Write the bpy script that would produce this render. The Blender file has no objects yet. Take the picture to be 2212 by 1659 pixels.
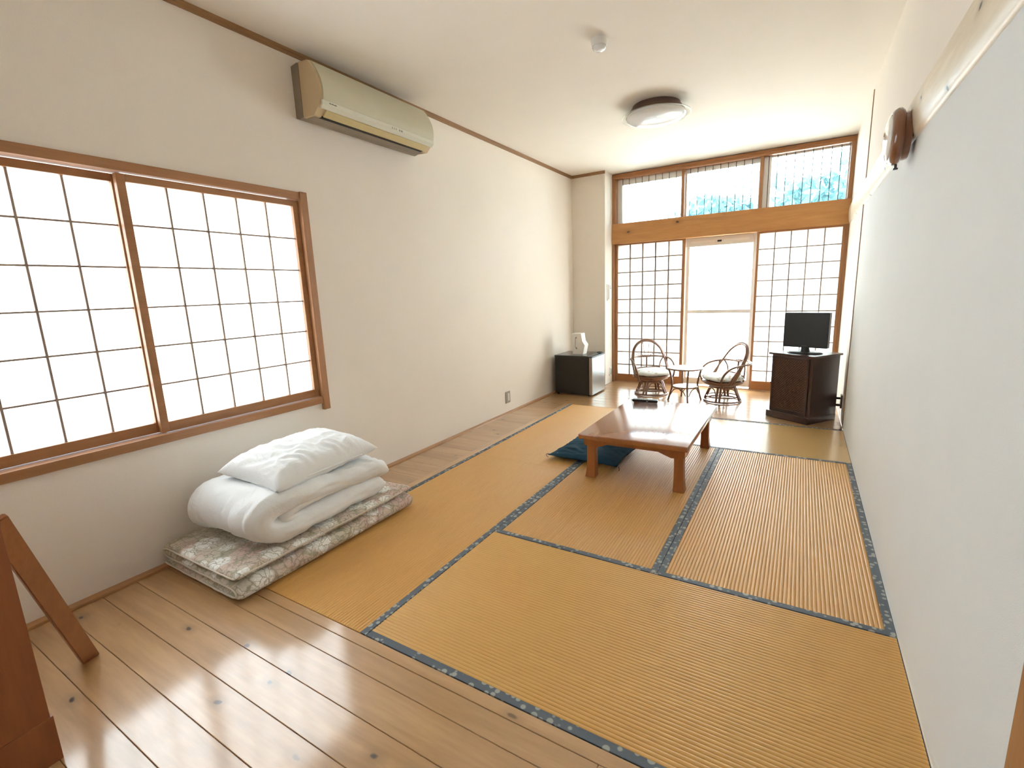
import bpy, bmesh, math, random
from mathutils import Vector, Matrix, noise
random.seed(7)
C = bpy.context.scene.collection
SC = bpy.context.scene
PI = math.pi

# ------------------------------------------------------------------ camera, sky, exposure
cam_d = bpy.data.cameras.new('camera')
cam_d.sensor_fit = 'HORIZONTAL'; cam_d.sensor_width = 36.0
cam_d.lens = 36.0 * 1029.02 / 2212.0
cam_d.clip_start = 0.02; cam_d.clip_end = 200
cam = bpy.data.objects.new('camera', cam_d); C.objects.link(cam)
_r = Vector((0.85711294, 0.51368523, -0.03853427))
_u = Vector((-0.06467372, 0.18152117, 0.98125806))
_f = Vector((-0.51105256, 0.83855683, -0.18880608))
cam.matrix_world = Matrix(((_r.x, _u.x, -_f.x, 2.2618), (_r.y, _u.y, -_f.y, -1.0911), (_r.z, _u.z, -_f.z, 1.2958), (0, 0, 0, 1)))
SC.camera = cam

world = bpy.data.worlds.new('sky'); SC.world = world; world.use_nodes = True
_bg = world.node_tree.nodes['Background']
_bg.inputs[0].default_value = (0.77, 0.885, 1.0, 1)
_bg.inputs[1].default_value = 9.0
SC.view_settings.view_transform = 'Standard'; SC.view_settings.look = 'None'
SC.view_settings.gamma = 1.0; SC.view_settings.use_curve_mapping = False
SC.view_settings.exposure = 0.72
SC.cycles.diffuse_bounces = 8; SC.cycles.max_bounces = 14; SC.cycles.transparent_max_bounces = 12

sun_d = bpy.data.lights.new('sun', 'SUN'); sun_d.energy = 28.0; sun_d.angle = math.radians(1.5); sun_d.color = (1, .95, .86)
sun = bpy.data.objects.new('sun', sun_d); C.objects.link(sun)
sun.rotation_euler = (math.radians(-32), math.radians(-10), 0); sun.location = (0, 12, 9)

# room dimensions (metres)
XL, XR, ZC = -0.437, 2.64, 2.756
YB, YC, YW, XC = -2.4, 5.03, 5.34, 0.024

# ------------------------------------------------------------------ material helpers
class NB:
    def __init__(s, name):
        s.m = bpy.data.materials.new(name); s.m.use_nodes = True
        s.t = s.m.node_tree; s.N = s.t.nodes; s.L = s.t.links
        s.b = s.N['Principled BSDF']; s.out = s.N['Material Output']
    def n(s, typ, **k):
        o = s.N.new(typ)
        for a, v in k.items():
            if a.startswith('i_'):
                key = a[2:]
                o.inputs[int(key) if key.isdigit() else key.replace('_', ' ')].default_value = v
            else: setattr(o, a, v)
        return o
    def l(s, a, b): s.L.new(a, b)
    def coords(s, scale=(1, 1, 1), rnd=True):
        tc = s.n('ShaderNodeTexCoord'); mp = s.n('ShaderNodeMapping'); mp.inputs['Scale'].default_value = scale
        if rnd:
            oi = s.n('ShaderNodeObjectInfo')
            ad = s.n('ShaderNodeVectorMath', operation='ADD'); ml = s.n('ShaderNodeVectorMath', operation='MULTIPLY')
            ml.inputs[1].default_value = (17.3, 11.9, 7.7)
            s.l(oi.outputs['Random'], ml.inputs[0]); s.l(tc.outputs['Object'], ad.inputs[0]); s.l(ml.outputs[0], ad.inputs[1])
            s.l(ad.outputs[0], mp.inputs['Vector'])
        else: s.l(tc.outputs['Object'], mp.inputs['Vector'])
        return mp.outputs[0]
    def noise(s, v, scale, detail=4, rough=.55, dist=0):
        o = s.n('ShaderNodeTexNoise'); o.inputs['Scale'].default_value = scale; o.inputs['Detail'].default_value = detail
        o.inputs['Roughness'].default_value = rough; o.inputs['Distortion'].default_value = dist
        s.l(v, o.inputs['Vector']); return o.outputs['Fac']
    def vor(s, v, scale, feature='F1', rand=1.0):
        o = s.n('ShaderNodeTexVoronoi', feature=feature); o.inputs['Scale'].default_value = scale
        o.inputs['Randomness'].default_value = rand
        s.l(v, o.inputs['Vector']); return o
    def ramp(s, fac, stops):
        o = s.n('ShaderNodeValToRGB'); e = o.color_ramp.elements
        while len(e) < len(stops): e.new(.5)
        for k, (p, c) in enumerate(stops):
            e[k].position = p; e[k].color = (c[0], c[1], c[2], 1) if not isinstance(c, (int, float)) else (c, c, c, 1)
        s.l(fac, o.inputs[0]); return o.outputs[0]
    def mix(s, fac, a, b, mode='MIX'):
        o = s.n('ShaderNodeMix', data_type='RGBA', blend_type=mode)
        for sock, v in ((0, fac), (6, a), (7, b)):
            if isinstance(v, bpy.types.NodeSocket): s.l(v, o.inputs[sock])
            elif sock == 0: o.inputs[0].default_value = v
            else: o.inputs[sock].default_value = (v[0], v[1], v[2], 1)
        return o.outputs[2]
    def bump(s, h, strength=.3, dist=.002):
        o = s.n('ShaderNodeBump'); o.inputs['Strength'].default_value = strength; o.inputs['Distance'].default_value = dist
        s.l(h, o.inputs['Height']); s.l(o.outputs[0], s.b.inputs['Normal'])
    def set(s, color=None, rough=None, metal=None, spec=None, coat=None, coat_rough=None):
        for key, v in (('Base Color', color), ('Roughness', rough), ('Metallic', metal), ('Specular IOR Level', spec), ('Coat Weight', coat), ('Coat Roughness', coat_rough)):
            if v is None: continue
            if isinstance(v, bpy.types.NodeSocket): s.l(v, s.b.inputs[key])
            elif key == 'Base Color': s.b.inputs[key].default_value = (v[0], v[1], v[2], 1)
            else: s.b.inputs[key].default_value = v
        return s

def plain(name, c, rough=.5, metal=0, spec=.5, var=.06, scale=14, coat=0, bump=0):
    s = NB(name); v = s.coords()
    f = s.noise(v, scale, 3)
    col = s.mix(f, [x * (1 - var) for x in c], [min(1, x * (1 + var)) for x in c])
    s.set(col, rough, metal, spec, coat)
    if bump: s.bump(s.noise(v, 260, 2), bump, .001)
    return s.m

def wood(name, dark, light, axis='X', rough=.3, coat=0, coat_rough=.1, spec=.5, fine=1.0, knots=0, random_tone=.0, rings=1.0, plane='XY', kpick=.4):
    s = NB(name)
    st = {'X': (.10, 1, 1), 'Y': (1, .10, 1), 'Z': (1, 1, .10)}[axis]
    v = s.coords(st)
    broad = s.noise(v, 9 * rings, 4, .55, .8)
    grain = s.noise(v, 70 * fine, 5, .6, .2)
    col = s.ramp(broad, [(.30, dark), (.70, light)])
    g = s.ramp(grain, [(.3, (.80, .78, .75)), (.65, (1, 1, 1))])
    col = s.mix(.65, col, g, 'MULTIPLY')
    if random_tone:
        oi = s.n('ShaderNodeObjectInfo')
        tone = s.ramp(oi.outputs['Random'], [(0, 1 - random_tone), (1, 1.0)])
        col = s.mix(1.0, col, tone, 'MULTIPLY')
    if knots:
        kv = s.coords({'X': (.55, 1, 1), 'Y': (1, .55, 1), 'Z': (1, 1, .55)}[axis])
        sp = s.n('ShaderNodeSeparateXYZ'); cb = s.n('ShaderNodeCombineXYZ'); s.l(kv, sp.inputs[0])
        s.l(sp.outputs[plane[0]], cb.inputs[0]); s.l(sp.outputs[plane[1]], cb.inputs[1]); kv = cb.outputs[0]
        wob = s.n('ShaderNodeTexNoise'); wob.inputs['Scale'].default_value = 26
        s.l(kv, wob.inputs['Vector'])
        ad = s.n('ShaderNodeMixRGB', blend_type='ADD'); ad.inputs[0].default_value = .022
        s.l(kv, ad.inputs[1]); s.l(wob.outputs['Color'], ad.inputs[2])
        vo = s.vor(ad.outputs[0], knots); vo.voronoi_dimensions = '2D'
        k1 = s.ramp(vo.outputs['Distance'], [(.030, 1), (.060, 0)])
        halo = s.ramp(vo.outputs['Distance'], [(.05, .55), (.20, 0)])
        pick = s.ramp(vo.outputs['Color'], [(kpick, 1), (kpick + .08, 0)])
        hm = s.n('ShaderNodeMath', operation='MULTIPLY'); s.l(halo, hm.inputs[0]); s.l(pick, hm.inputs[1])
        km = s.n('ShaderNodeMath', operation='MULTIPLY'); s.l(k1, km.inputs[0]); s.l(pick, km.inputs[1])
        col = s.mix(hm.outputs[0], col, [x * .62 for x in dark])
        col = s.mix(km.outputs[0], col, (.05, .026, .014))
    s.set(col, rough, 0, spec, coat, coat_rough)
    if coat >= 1: s.b.inputs['Coat IOR'].default_value = 1.75
    s.bump(grain, .08, .001)
    return s.m

M = {}
def build_materials():
    # wallpaper: fine woven relief
    def wallpaper(name, c):
        s = NB(name); v = s.coords((1, 1, 1), False)
        a = s.noise(v, 3, 3); b = s.noise(v, 420, 2)
        col = s.mix(a, [x * .97 for x in c], [min(1, x * 1.03) for x in c])
        col = s.mix(s.ramp(b, [(.35, 0.0), (.65, .16)]), col, [x * .90 for x in c])
        s.set(col, .85, 0, .25); s.bump(b, .35, .0015); return s.m
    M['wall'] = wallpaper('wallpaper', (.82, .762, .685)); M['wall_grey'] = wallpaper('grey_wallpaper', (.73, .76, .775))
    M['ceil'] = wallpaper('ceiling_paper', (.81, .762, .69))
    M['floor'] = wood('floor_board', (.42, .235, .095), (.58, .355, .165), 'X', .34, 1.0, .13, .5, .8, 6.2, .10, 1.0, 'XY', .36)
    M['floor_edge'] = wood('floor_edge_board', (.50, .29, .125), (.64, .40, .19), 'Y', .32, 1.0, .13)
    M['base'] = wood('border_wood', (.40, .20, .085), (.52, .28, .125), 'Y', .4, .3, .2)
    M['frame'] = wood('frame_wood', (.34, .155, .062), (.44, .215, .095), 'Y', .45, .15, .25)
    M['frame_z'] = wood('frame_wood_upright', (.34, .155, .062), (.44, .215, .095), 'Z', .45, .15, .25)
    M['frame_x'] = wood('frame_wood_cross', (.36, .15, .055), (.46, .205, .08), 'X', .45, .15, .25)
    M['lintel'] = wood('lintel_wood', (.46, .205, .062), (.60, .30, .10), 'X', .42, .2, .25, .5, .7, 4.0, 0, 1.0, 'XZ', .5)
    M['muntin'] = wood('lattice_wood', (.30, .22, .17), (.38, .29, .22), 'Z', .55)
    M['log'] = wood('peeled_log', (.66, .55, .39), (.80, .71, .56), 'Y', .5, .2, .3, .5, .6, 6.0, 0, 1.0, 'YZ', .6)
    M['trim_dark'] = wood('trim_wood', (.25, .135, .06), (.36, .20, .09), 'Y', .5)
    M['post'] = wood('post_wood', (.34, .155, .055), (.46, .22, .085), 'Z', .45, .2, .2)
    M['table'] = wood('table_wood', (.28, .085, .022), (.38, .125, .036), 'Y', .24, 1.0, .12, .5, .8)
    M['table_leg'] = wood('table_leg_wood', (.27, .080, .018), (.36, .12, .030), 'Z', .35, .4, .15)
    M['panel'] = wood('panel_wood', (.22, .062, .018), (.30, .095, .028), 'Z', .42, .3, .2)
    M['strut'] = wood('strut_wood', (.27, .10, .035), (.38, .15, .055), 'Z', .4, .3, .2)
    M['cab'] = wood('cabinet_wood', (.024, .0075, .006), (.045, .014, .010), 'Z', .32, .5, .12)
    M['clockwood'] = wood('clock_wood', (.16, .06, .03), (.27, .11, .055), 'Z', .25, .8, .08)
    # shoji paper
    def paper(name, trans, c, refl):
        s = NB(name); v = s.coords()
        f = s.noise(v, 30, 4)
        t = s.n('ShaderNodeBsdfTranslucent'); d = s.n('ShaderNodeBsdfDiffuse'); mx = s.n('ShaderNodeMixShader')
        mx.inputs[0].default_value = refl
        col = s.mix(f, [x * .97 for x in c], c)
        s.l(col, t.inputs[0]); s.l(col, d.inputs[0]); s.l(t.outputs[0], mx.inputs[1]); s.l(d.outputs[0], mx.inputs[2])
        s.l(mx.outputs[0], s.out.inputs['Surface']); return s.m
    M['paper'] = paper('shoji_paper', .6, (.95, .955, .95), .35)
    M['paper_left_dimmed'] = paper('dimmed_window_paper', .6, (.66, .685, .70), .35)  # shoji paper darkened: weaker daylight on this side is put into its colour
    M['frost'] = paper('frosted_glass', .7, (.95, .97, .97), .2)
    s = NB('clear_glass'); v = s.coords(); f = s.noise(v, 6, 2)
    tr = s.n('ShaderNodeBsdfTransparent'); gl = s.n('ShaderNodeBsdfGlossy'); gl.inputs['Roughness'].default_value = .02
    tr.inputs[0].default_value = (.93, .985, .985, 1)
    fr = s.n('ShaderNodeFresnel'); fr.inputs[0].default_value = 1.45
    mx = s.n('ShaderNodeMixShader'); s.l(fr.outputs[0], mx.inputs[0]); s.l(tr.outputs[0], mx.inputs[1]); s.l(gl.outputs[0], mx.inputs[2])
    s.l(mx.outputs[0], s.out.inputs['Surface']); M['glass'] = s.m
    M['alu'] = plain('aluminium', (.84, .84, .83), .35, .3, .5, .04)
    M['alu_white'] = plain('white_aluminium', (.70, .69, .66), .4, 0, .5, .03)
    M['rod'] = plain('dark_steel', (.05, .06, .07), .5, .4)
    # tatami straw
    def straw(name, c, axis, rough=.40):
        s = NB(name)
        v = s.coords((1, 7, 1) if axis == 'Y' else (7, 1, 1)); big = s.coords()
        a = s.noise(v, 120, 3); b = s.noise(big, 2.2, 3); k = s.noise(big, 9, 4)
        col = s.mix(a, [x * .93 for x in c], [min(1, x * 1.06) for x in c])
        col = s.mix(s.ramp(b, [(.35, 0), (.7, .45)]), col, (c[0] * 1.03, c[1] * .93, c[2] * .86))
        col = s.mix(s.ramp(k, [(.6, 0), (.8, .16)]), col, [x * .72 for x in c])
        s.set(col, rough, 0, .5, .7 if rough < .3 else 0, .22); s.bump(a, .12 if rough > .3 else .02, .0006); return s.m
    M['straw_y'] = straw('rush_lengthwise', (.62, .348, .100), 'Y')
    M['straw_x'] = straw('rush_crosswise', (.63, .372, .108), 'X'); M['straw_far'] = straw('shiny_rush', (.60, .40, .17), 'X', .24)
    s = NB('mat_border_cloth'); v = s.coords((1, 1, 0), False)
    vo = s.vor(v, 34, 'F1', .75); w = s.noise(v, 500, 2)
    col = s.ramp(vo.outputs['Distance'], [(.34, (.40, .42, .38)), (.42, (.105, .13, .155))])
    col = s.mix(s.ramp(w, [(.4, 0), (.7, .35)]), col, (.05, .06, .075))
    s.set(col, .6, 0, .4); s.bump(w, .3, .001); M['heri'] = s.m
    # futon floral cloth
    s = NB('floral_cloth'); v = s.coords()
    wob = s.n('ShaderNodeTexNoise'); wob.inputs['Scale'].default_value = 14; wob.inputs['Detail'].default_value = 3
    s.l(v, wob.inputs['Vector'])
    ad = s.n('ShaderNodeMixRGB', blend_type='ADD'); ad.inputs[0].default_value = .075
    s.l(v, ad.inputs[1]); s.l(wob.outputs['Color'], ad.inputs[2]); dv = ad.outputs[0]
    big = s.vor(dv, 8.5); sm = s.vor(dv, 24); ed = s.vor(dv, 26, 'DISTANCE_TO_EDGE'); ed2 = s.vor(dv, 48, 'DISTANCE_TO_EDGE')
    base = s.mix(s.ramp(s.noise(v, 4.5, 2), [(.42, 0), (.62, 1)]), (.62, .58, .49), (.66, .50, .45))
    leaf = s.ramp(s.noise(dv, 17, 3), [(.54, 0), (.60, .75)])
    col = s.mix(leaf, base, (.36, .35, .24))
    petal = s.ramp(sm.outputs['Distance'], [(.22, .0), (.5, .55)])
    bl = s.ramp(big.outputs['Distance'], [(.38, 1), (.50, 0)])
    col = s.mix(bl, col, (.88, .89, .86))
    col = s.mix(s.ramp(ed.outputs['Distance'], [(.0, .85), (.07, 0)]), col, (.27, .25, .18))
    col = s.mix(s.ramp(ed2.outputs['Distance'], [(.0, .5), (.07, 0)]), col, (.38, .34, .25))
    s.set(col, .9, 0, .2); s.bump(s.noise(v, 60, 3), .5, .004); M['floral'] = s.m
    M['floral_pipe'] = plain('piping_cloth', (.66, .60, .52), .9, 0, .2)
    def cloth(name, c, rough=.9, wr=.45):
        s = NB(name); v = s.coords((1, .55, 1)); a = s.noise(v, 9, 5, .55, 1.1); b = s.noise(v, 600, 2)
        col = s.mix(a, [x * .96 for x in c], c); s.set(col, rough, 0, .2)
        h = s.mix(.15, a, b); s.bump(h, wr, .012); return s.m
    M['white'] = cloth('white_cotton', (.83, .85, .86), .9, .7)
    M['navy'] = cloth('navy_cotton', (.018, .058, .092), .85, .3)
    s = NB('chair_cushion_cloth'); v = s.coords(); a = s.vor(v, 16); n2 = s.noise(v, 22, 3)
    col = s.mix(s.ramp(n2, [(.56, 0), (.66, .8)]), (.80, .86, .87), (.42, .37, .27))
    col = s.mix(s.ramp(a.outputs['Distance'], [(.2, .8), (.35, 0)]), col, (.82, .89, .91)); s.set(col, .9, 0, .2); M['seatcloth'] = s.m
    M['rattan'] = wood('rattan', (.17, .075, .038), (.30, .15, .085), 'Z', .35, .5, .15)
    M['rattan_band'] = wood('rattan_band', (.15, .06, .03), (.26, .12, .06), 'X', .4, .4, .2)
    # cane weave
    s = NB('cane_weave'); v = s.coords((1, 1, 1), False)
    rot = s.n('ShaderNodeMapping'); rot.inputs['Rotation'].default_value = (0, 0.0, 0); s.l(v, rot.inputs['Vector'])
    w1 = s.n('ShaderNodeTexWave', bands_direction='DIAGONAL'); w1.inputs['Scale'].default_value = 26
    mp = s.n('ShaderNodeMapping'); mp.inputs['Scale'].default_value = (1, 1, -1); s.l(v, mp.inputs['Vector'])
    w2 = s.n('ShaderNodeTexWave', bands_direction='DIAGONAL'); w2.inputs['Scale'].default_value = 26
    s.l(v, w1.inputs['Vector']); s.l(mp.outputs[0], w2.inputs['Vector'])
    mul = s.n('ShaderNodeMath', operation='MULTIPLY'); s.l(w1.outputs['Fac'], mul.inputs[0]); s.l(w2.outputs['Fac'], mul.inputs[1])
    col = s.ramp(mul.outputs[0], [(.05, (.035, .013, .007)), (.6, (.105, .042, .020))]); s.set(col, .5, 0, .4); s.bump(mul.outputs[0], .7, .004); M['cane'] = s.m
    M['black'] = plain('black_plastic', (.010, .011, .012), .35, 0, .5, .1)
    M['screen'] = plain('tv_screen', (.012, .014, .016), .38, 0, .5, .02)
    M['silver'] = plain('silver_print', (.45, .45, .46), .4, .5)
    M['fridge'] = plain('fridge_dark', (.022, .020, .018), .5, 0, .4, .1, 40, 0, .1)
    M['fridge_top'] = plain('fridge_top', (.03, .029, .028), .18, 0, .5, .05)
    s = NB('brushed_door'); v = s.coords((1, 1, 40)); s.set(s.mix(s.noise(v, 60, 2), (.50, .53, .53), (.58, .61, .61)), .30, .85, .5); M['steel'] = s.m
    M['steel_side'] = plain('door_edge', (.34, .29, .26), .35, .2)
    M['plastic_white'] = plain('white_plastic', (.78, .78, .76), .45, 0, .5, .03)
    M['milky'] = plain('milky_acrylic', (.74, .76, .78), .16, 0, .5, .02, 6, .6)
    M['lampbrown'] = plain('lamp_brown', (.11, .065, .05), .4)
    M['ac'] = plain('aged_cream_plastic', (.56, .53, .39), .42, 0, .5, .03)
    M['ac_band'] = plain('pale_cream_plastic', (.64, .63, .52), .42, 0, .5, .03)
    M['ac_side'] = plain('yellowed_plastic', (.60, .47, .29), .45, 0, .5, .04)
    M['ac_flap'] = plain('yellow_flap', (.56, .46, .23), .42, 0, .5, .04)
    M['ac_back'] = plain('grey_brown_plastic', (.26, .22, .165), .55)
    M['dark'] = plain('dark_recess', (.008, .007, .006), .8)
    M['print'] = plain('grey_print', (.16, .14, .09), .6)
    M['print_lamp'] = plain('lamp_print', (.30, .31, .30), .5)
    M['tissue'] = plain('white_card', (.80, .79, .75), .6)
    M['plate'] = plain('outlet_grey', (.30, .27, .22), .4)
    M['plate_in'] = plain('outlet_cream', (.72, .68, .58), .4)
    M['brownplate'] = plain('brown_plate', (.09, .055, .04), .45)
    s = NB('clear_flange'); g = s.n('ShaderNodeBsdfGlossy'); v = s.coords(); s.l(s.mix(s.noise(v, 5), (.90, .91, .88), (.96, .97, .95)), g.inputs[0]); g.inputs['Roughness'].default_value = .08
    tp = s.n('ShaderNodeBsdfTransparent'); tp.inputs[0].default_value = (.90, .91, .88, 1); df = s.n('ShaderNodeBsdfDiffuse'); df.inputs[0].default_value = (.8, .8, .76, 1)
    m1 = s.n('ShaderNodeMixShader'); m1.inputs[0].default_value = .12; m2 = s.n('ShaderNodeMixShader'); m2.inputs[0].default_value = .22
    s.l(tp.outputs[0], m1.inputs[1]); s.l(g.outputs[0], m1.inputs[2]); s.l(m1.outputs[0], m2.inputs[1]); s.l(df.outputs[0], m2.inputs[2]); s.l(m2.outputs[0], s.out.inputs['Surface']); M['flange'] = s.m
    M['dial'] = plain('clock_dial', (.82, .80, .74), .5)
    s = NB('clock_glass'); v = s.coords(); s.l(s.mix(s.noise(v, 5), (.9, .9, .9), (.95, .95, .95)), s.b.inputs['Base Color']); s.set(None, .03, 0, 1.0, 1, .02); M['clockglass'] = s.m
    M['ground'] = plain('pale_gravel', (.66, .63, .57), .9, 0, .2, .15, 3)
    s = NB('leaf'); v = s.coords(); f = s.noise(v, 1.7, 3)
    col = s.mix(f, (.07, .145, .155), (.18, .32, .34)); t = s.n('ShaderNodeBsdfTranslucent'); d = s.n('ShaderNodeBsdfDiffuse'); mx = s.n('ShaderNodeMixShader')
    mx.inputs[0].default_value = .3; s.l(col, t.inputs[0]); s.l(col, d.inputs[0]); s.l(d.outputs[0], mx.inputs[1]); s.l(t.outputs[0], mx.inputs[2]); s.l(mx.outputs[0], s.out.inputs['Surface']); M['leaf'] = s.m
    M['bark'] = plain('bark', (.12, .09, .065), .9, 0, .2, .3, 8)
build_materials()

# ------------------------------------------------------------------ object helpers
_org = {}
def empty(name, loc, label=None, cat=None, group=None, rotz=0, kind=None):
    o = bpy.data.objects.new(name, None); C.objects.link(o); o.location = loc; o.rotation_euler = (0, 0, rotz)
    o.empty_display_size = .05
    tag(o, label, cat, group, kind); return o
def tag(o, label=None, cat=None, group=None, kind=None):
    if label: o['label'] = label
    if cat: o['category'] = cat
    if group: o['group'] = group
    if kind: o['kind'] = kind
    return o
def wpos(o):
    p = Vector((0, 0, 0))
    while o: p += o.location; o = o.parent
    return p
def obj(name, bm, mat, parent=None, smooth=False, local=False, label=None, kind=None):
    """link a bmesh as one object; coordinates are world ones unless local"""
    bmesh.ops.recalc_face_normals(bm, faces=bm.faces)
    me = bpy.data.meshes.new(name); bm.to_mesh(me); bm.free()
    if smooth:
        for p in me.polygons: p.use_smooth = True
    me.materials.append(M[mat] if isinstance(mat, str) else mat)
    o = bpy.data.objects.new(name, me); C.objects.link(o)
    if parent:
        if not local:
            me.transform(Matrix.Translation(-wpos(parent)))
        o.parent = parent
    if label: o['label'] = label
    if kind: o['kind'] = kind
    return o
def smooth_angle(o, deg=40):
    me = o.data
    for p in me.polygons: p.use_smooth = True
    try: me.set_sharp_from_angle(angle=math.radians(deg))
    except Exception: pass
    return o
def BM(): return bmesh.new()
def box(bm, x0, x1, y0, y1, z0, z1, bev=0, seg=2, mtx=None):
    vs = [bm.verts.new((x, y, z)) for x in (x0, x1) for y in (y0, y1) for z in (z0, z1)]
    F = [(0, 1, 3, 2), (4, 6, 7, 5), (0, 4, 5, 1), (2, 3, 7, 6), (0, 2, 6, 4), (1, 5, 7, 3)]
    fs = [bm.faces.new([vs[i] for i in f]) for f in F]
    if bev:
        es = list({e for f in fs for e in f.edges})
        r = bmesh.ops.bevel(bm, geom=es, offset=bev, segments=seg, affect='EDGES', profile=.5)
        vs = list({v for f in r['faces'] for v in f.verts} | {v for v in vs if v.is_valid})
    if mtx: bmesh.ops.transform(bm, matrix=mtx, verts=vs)
    return bm
def prism(bm, pts, a0, a1, axis):
    """extrude a 2-D outline along an axis; pts are the two other coordinates in order"""
    def P(p, a):
        return {'X': (a, p[0], p[1]), 'Y': (p[0], a, p[1]), 'Z': (p[0], p[1], a)}[axis]
    A = [bm.verts.new(P(p, a0)) for p in pts]; B = [bm.verts.new(P(p, a1)) for p in pts]
    n = len(pts)
    for i in range(n): bm.faces.new((A[i], A[(i + 1) % n], B[(i + 1) % n], B[i]))
    bm.faces.new(A); bm.faces.new(B[::-1]); return bm
def catmull(pts, n=8, closed=False):
    pts = [Vector(p) for p in pts]; out = []; N = len(pts)
    segs = N if closed else N - 1
    for i in range(segs):
        if closed: a, b, c, d = (pts[(i + k) % N] for k in (-1, 0, 1, 2))
        else: a, b, c, d = pts[max(i - 1, 0)], pts[i], pts[i + 1], pts[min(i + 2, N - 1)]
        for k in range(n):
            t = k / n
            out.append(.5 * ((2 * b) + (-a + c) * t + (2 * a - 5 * b + 4 * c - d) * t * t + (-a + 3 * b - 3 * c + d) * t ** 3))
    if not closed: out.append(pts[-1])
    return out
def tube(bm, path, r, n=8, closed=False, r2=None):
    path = [Vector(p) for p in path]; N = len(path); rings = []
    nrm = None
    for i, p in enumerate(path):
        if closed: t = path[(i + 1) % N] - path[i - 1]
        else: t = path[min(i + 1, N - 1)] - path[max(i - 1, 0)]
        t.normalize()
        if nrm is None:
            ref = Vector((0, 0, 1)) if abs(t.z) < .9 else Vector((1, 0, 0))
            nrm = (ref - t * ref.dot(t)).normalized()
        else:
            nrm = (nrm - t * nrm.dot(t)).normalized()
        bi = t.cross(nrm); rr = r if r2 is None else r + (r2 - r) * i / (N - 1)
        rings.append([bm.verts.new(p + (nrm * math.cos(2 * PI * k / n) + bi * math.sin(2 * PI * k / n)) * rr) for k in range(n)])
    for i in range(N if closed else N - 1):
        A, B = rings[i], rings[(i + 1) % N]
        for k in range(n): bm.faces.new((A[k], A[(k + 1) % n], B[(k + 1) % n], B[k]))
    if not closed: bm.faces.new(rings[0][::-1]); bm.faces.new(rings[-1])
    return bm
def lathe(bm, prof, c, n=40, axis='Z', mtx=None):
    """prof: (radius, height) list around an axis through c"""
    rows = []; allv = []
    for r, h in prof:
        if r < 1e-6: row = [bm.verts.new((0, 0, h))]
        else: row = [bm.verts.new((r * math.cos(2 * PI * k / n), r * math.sin(2 * PI * k / n), h)) for k in range(n)]
        rows.append(row); allv += row
    for A, B in zip(rows, rows[1:]):
        for k in range(n):
            q = [A[k % len(A)], A[(k + 1) % len(A)], B[(k + 1) % len(B)], B[k % len(B)]]
            q = list(dict.fromkeys(q))
            if len(q) >= 3:
                try: bm.faces.new(q)
                except ValueError: pass
    for row in (rows[0], rows[-1]):
        if len(row) > 2: bm.faces.new(row)
    m = Matrix.Translation(Vector(c))
    if axis == 'X-': m = m @ Matrix.Rotation(-PI / 2, 4, 'Y')
    if mtx: m = m @ mtx
    bmesh.ops.transform(bm, matrix=m, verts=allv); return bm
def struct(name, bm, mat, parent=None, smooth=False, label=None):
    o = obj(name, bm, mat, parent, smooth, label=label)
    if not parent: o['kind'] = 'structure'
    return o

# ------------------------------------------------------------------ room shell
T = .12
WY0, WY1, WZ0, WZ1 = -.93, .895, .667, 1.903      # left window opening
bm = BM()
OG = .012
box(bm, XL - T, XL, YB, WY0 - OG, 0, ZC); box(bm, XL - T, XL, WY1 + OG, YW + .16, 0, ZC)
box(bm, XL - T, XL, WY0 - OG, WY1 + OG, 0, WZ0 - OG); box(bm, XL - T, XL, WY0 - OG, WY1 + OG, WZ1 + OG, ZC)
struct('wall_left', bm, 'wall')
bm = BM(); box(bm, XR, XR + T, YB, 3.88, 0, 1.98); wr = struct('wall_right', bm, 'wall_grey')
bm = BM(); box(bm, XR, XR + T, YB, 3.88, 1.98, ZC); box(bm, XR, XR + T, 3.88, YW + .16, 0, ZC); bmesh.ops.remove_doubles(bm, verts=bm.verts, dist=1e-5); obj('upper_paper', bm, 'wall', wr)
bm = BM(); box(bm, XL, XR, YB - T, YB, 0, ZC); struct('wall_back', bm, 'wall')
bm = BM(); box(bm, XL, XC, YC, YW + .16, 0, ZC, .004); struct('wall_far', bm, 'wall')
bm = BM(); box(bm, XL - T, XR + T, YB - T, YW + .16, ZC, ZC + .1); struct('ceiling', bm, 'ceil')
# eaves outside
bm = BM(); box(bm, XL - .7, XR + .7, YW + .16, YW + .75, ZC + .14, ZC + .22); box(bm, XL - .75, XL - T, YB, YW + .75, ZC + .14, ZC + .22)
struct('trim_9', bm, 'trim_dark')

# floor: a dark underlay with every board its own piece
floor = empty('floor', (1.1, 1.5, -.04), kind='structure')
bm = BM(); box(bm, XL - T, XR + T, YB - T, YW + .2, -.09, -.045); obj('subfloor', bm, 'dark', floor)
def plank(x0, x1, y0, y1, mat='floor', z=0.0, name='plank'):
    bm = BM(); g = .0007
    box(bm, x0 + g, x1 - g, y0 + g, y1 - g, -.045, z, .0015, 1)
    return obj(name, bm, mat, floor)
rnd = random.Random(3)
PITCH = .1325
ys = [-.138 - PITCH * k for k in range(0, 18)]
LX = XL + .045
for i, y in enumerate(ys[:-1]):                      # boards before the mats
    y1, y0 = y, max(ys[i + 1], YB)
    cuts = [LX, XR] if i != 3 else [LX, 2.2, XR]
    if y1 - y0 < .02: continue
    for a, b in zip(cuts, cuts[1:]): plank(a, b, y0, y1)
plank(LX, 1.86, -.138, -.050); plank(1.86, XR, -.138, -.050)
plank(-.012, XR, -.050, -.002, z=.001)               # edge board along the front mat
plank(LX, -.012, -.050, .0, z=0)
FY0 = 0.0
k = 0
while FY0 + PITCH * k < 3.83:                         # short boards beside the left mats
    plank(LX, -.030, FY0 + PITCH * k, min(FY0 + PITCH * (k + 1), 3.84)); k += 1
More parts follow.
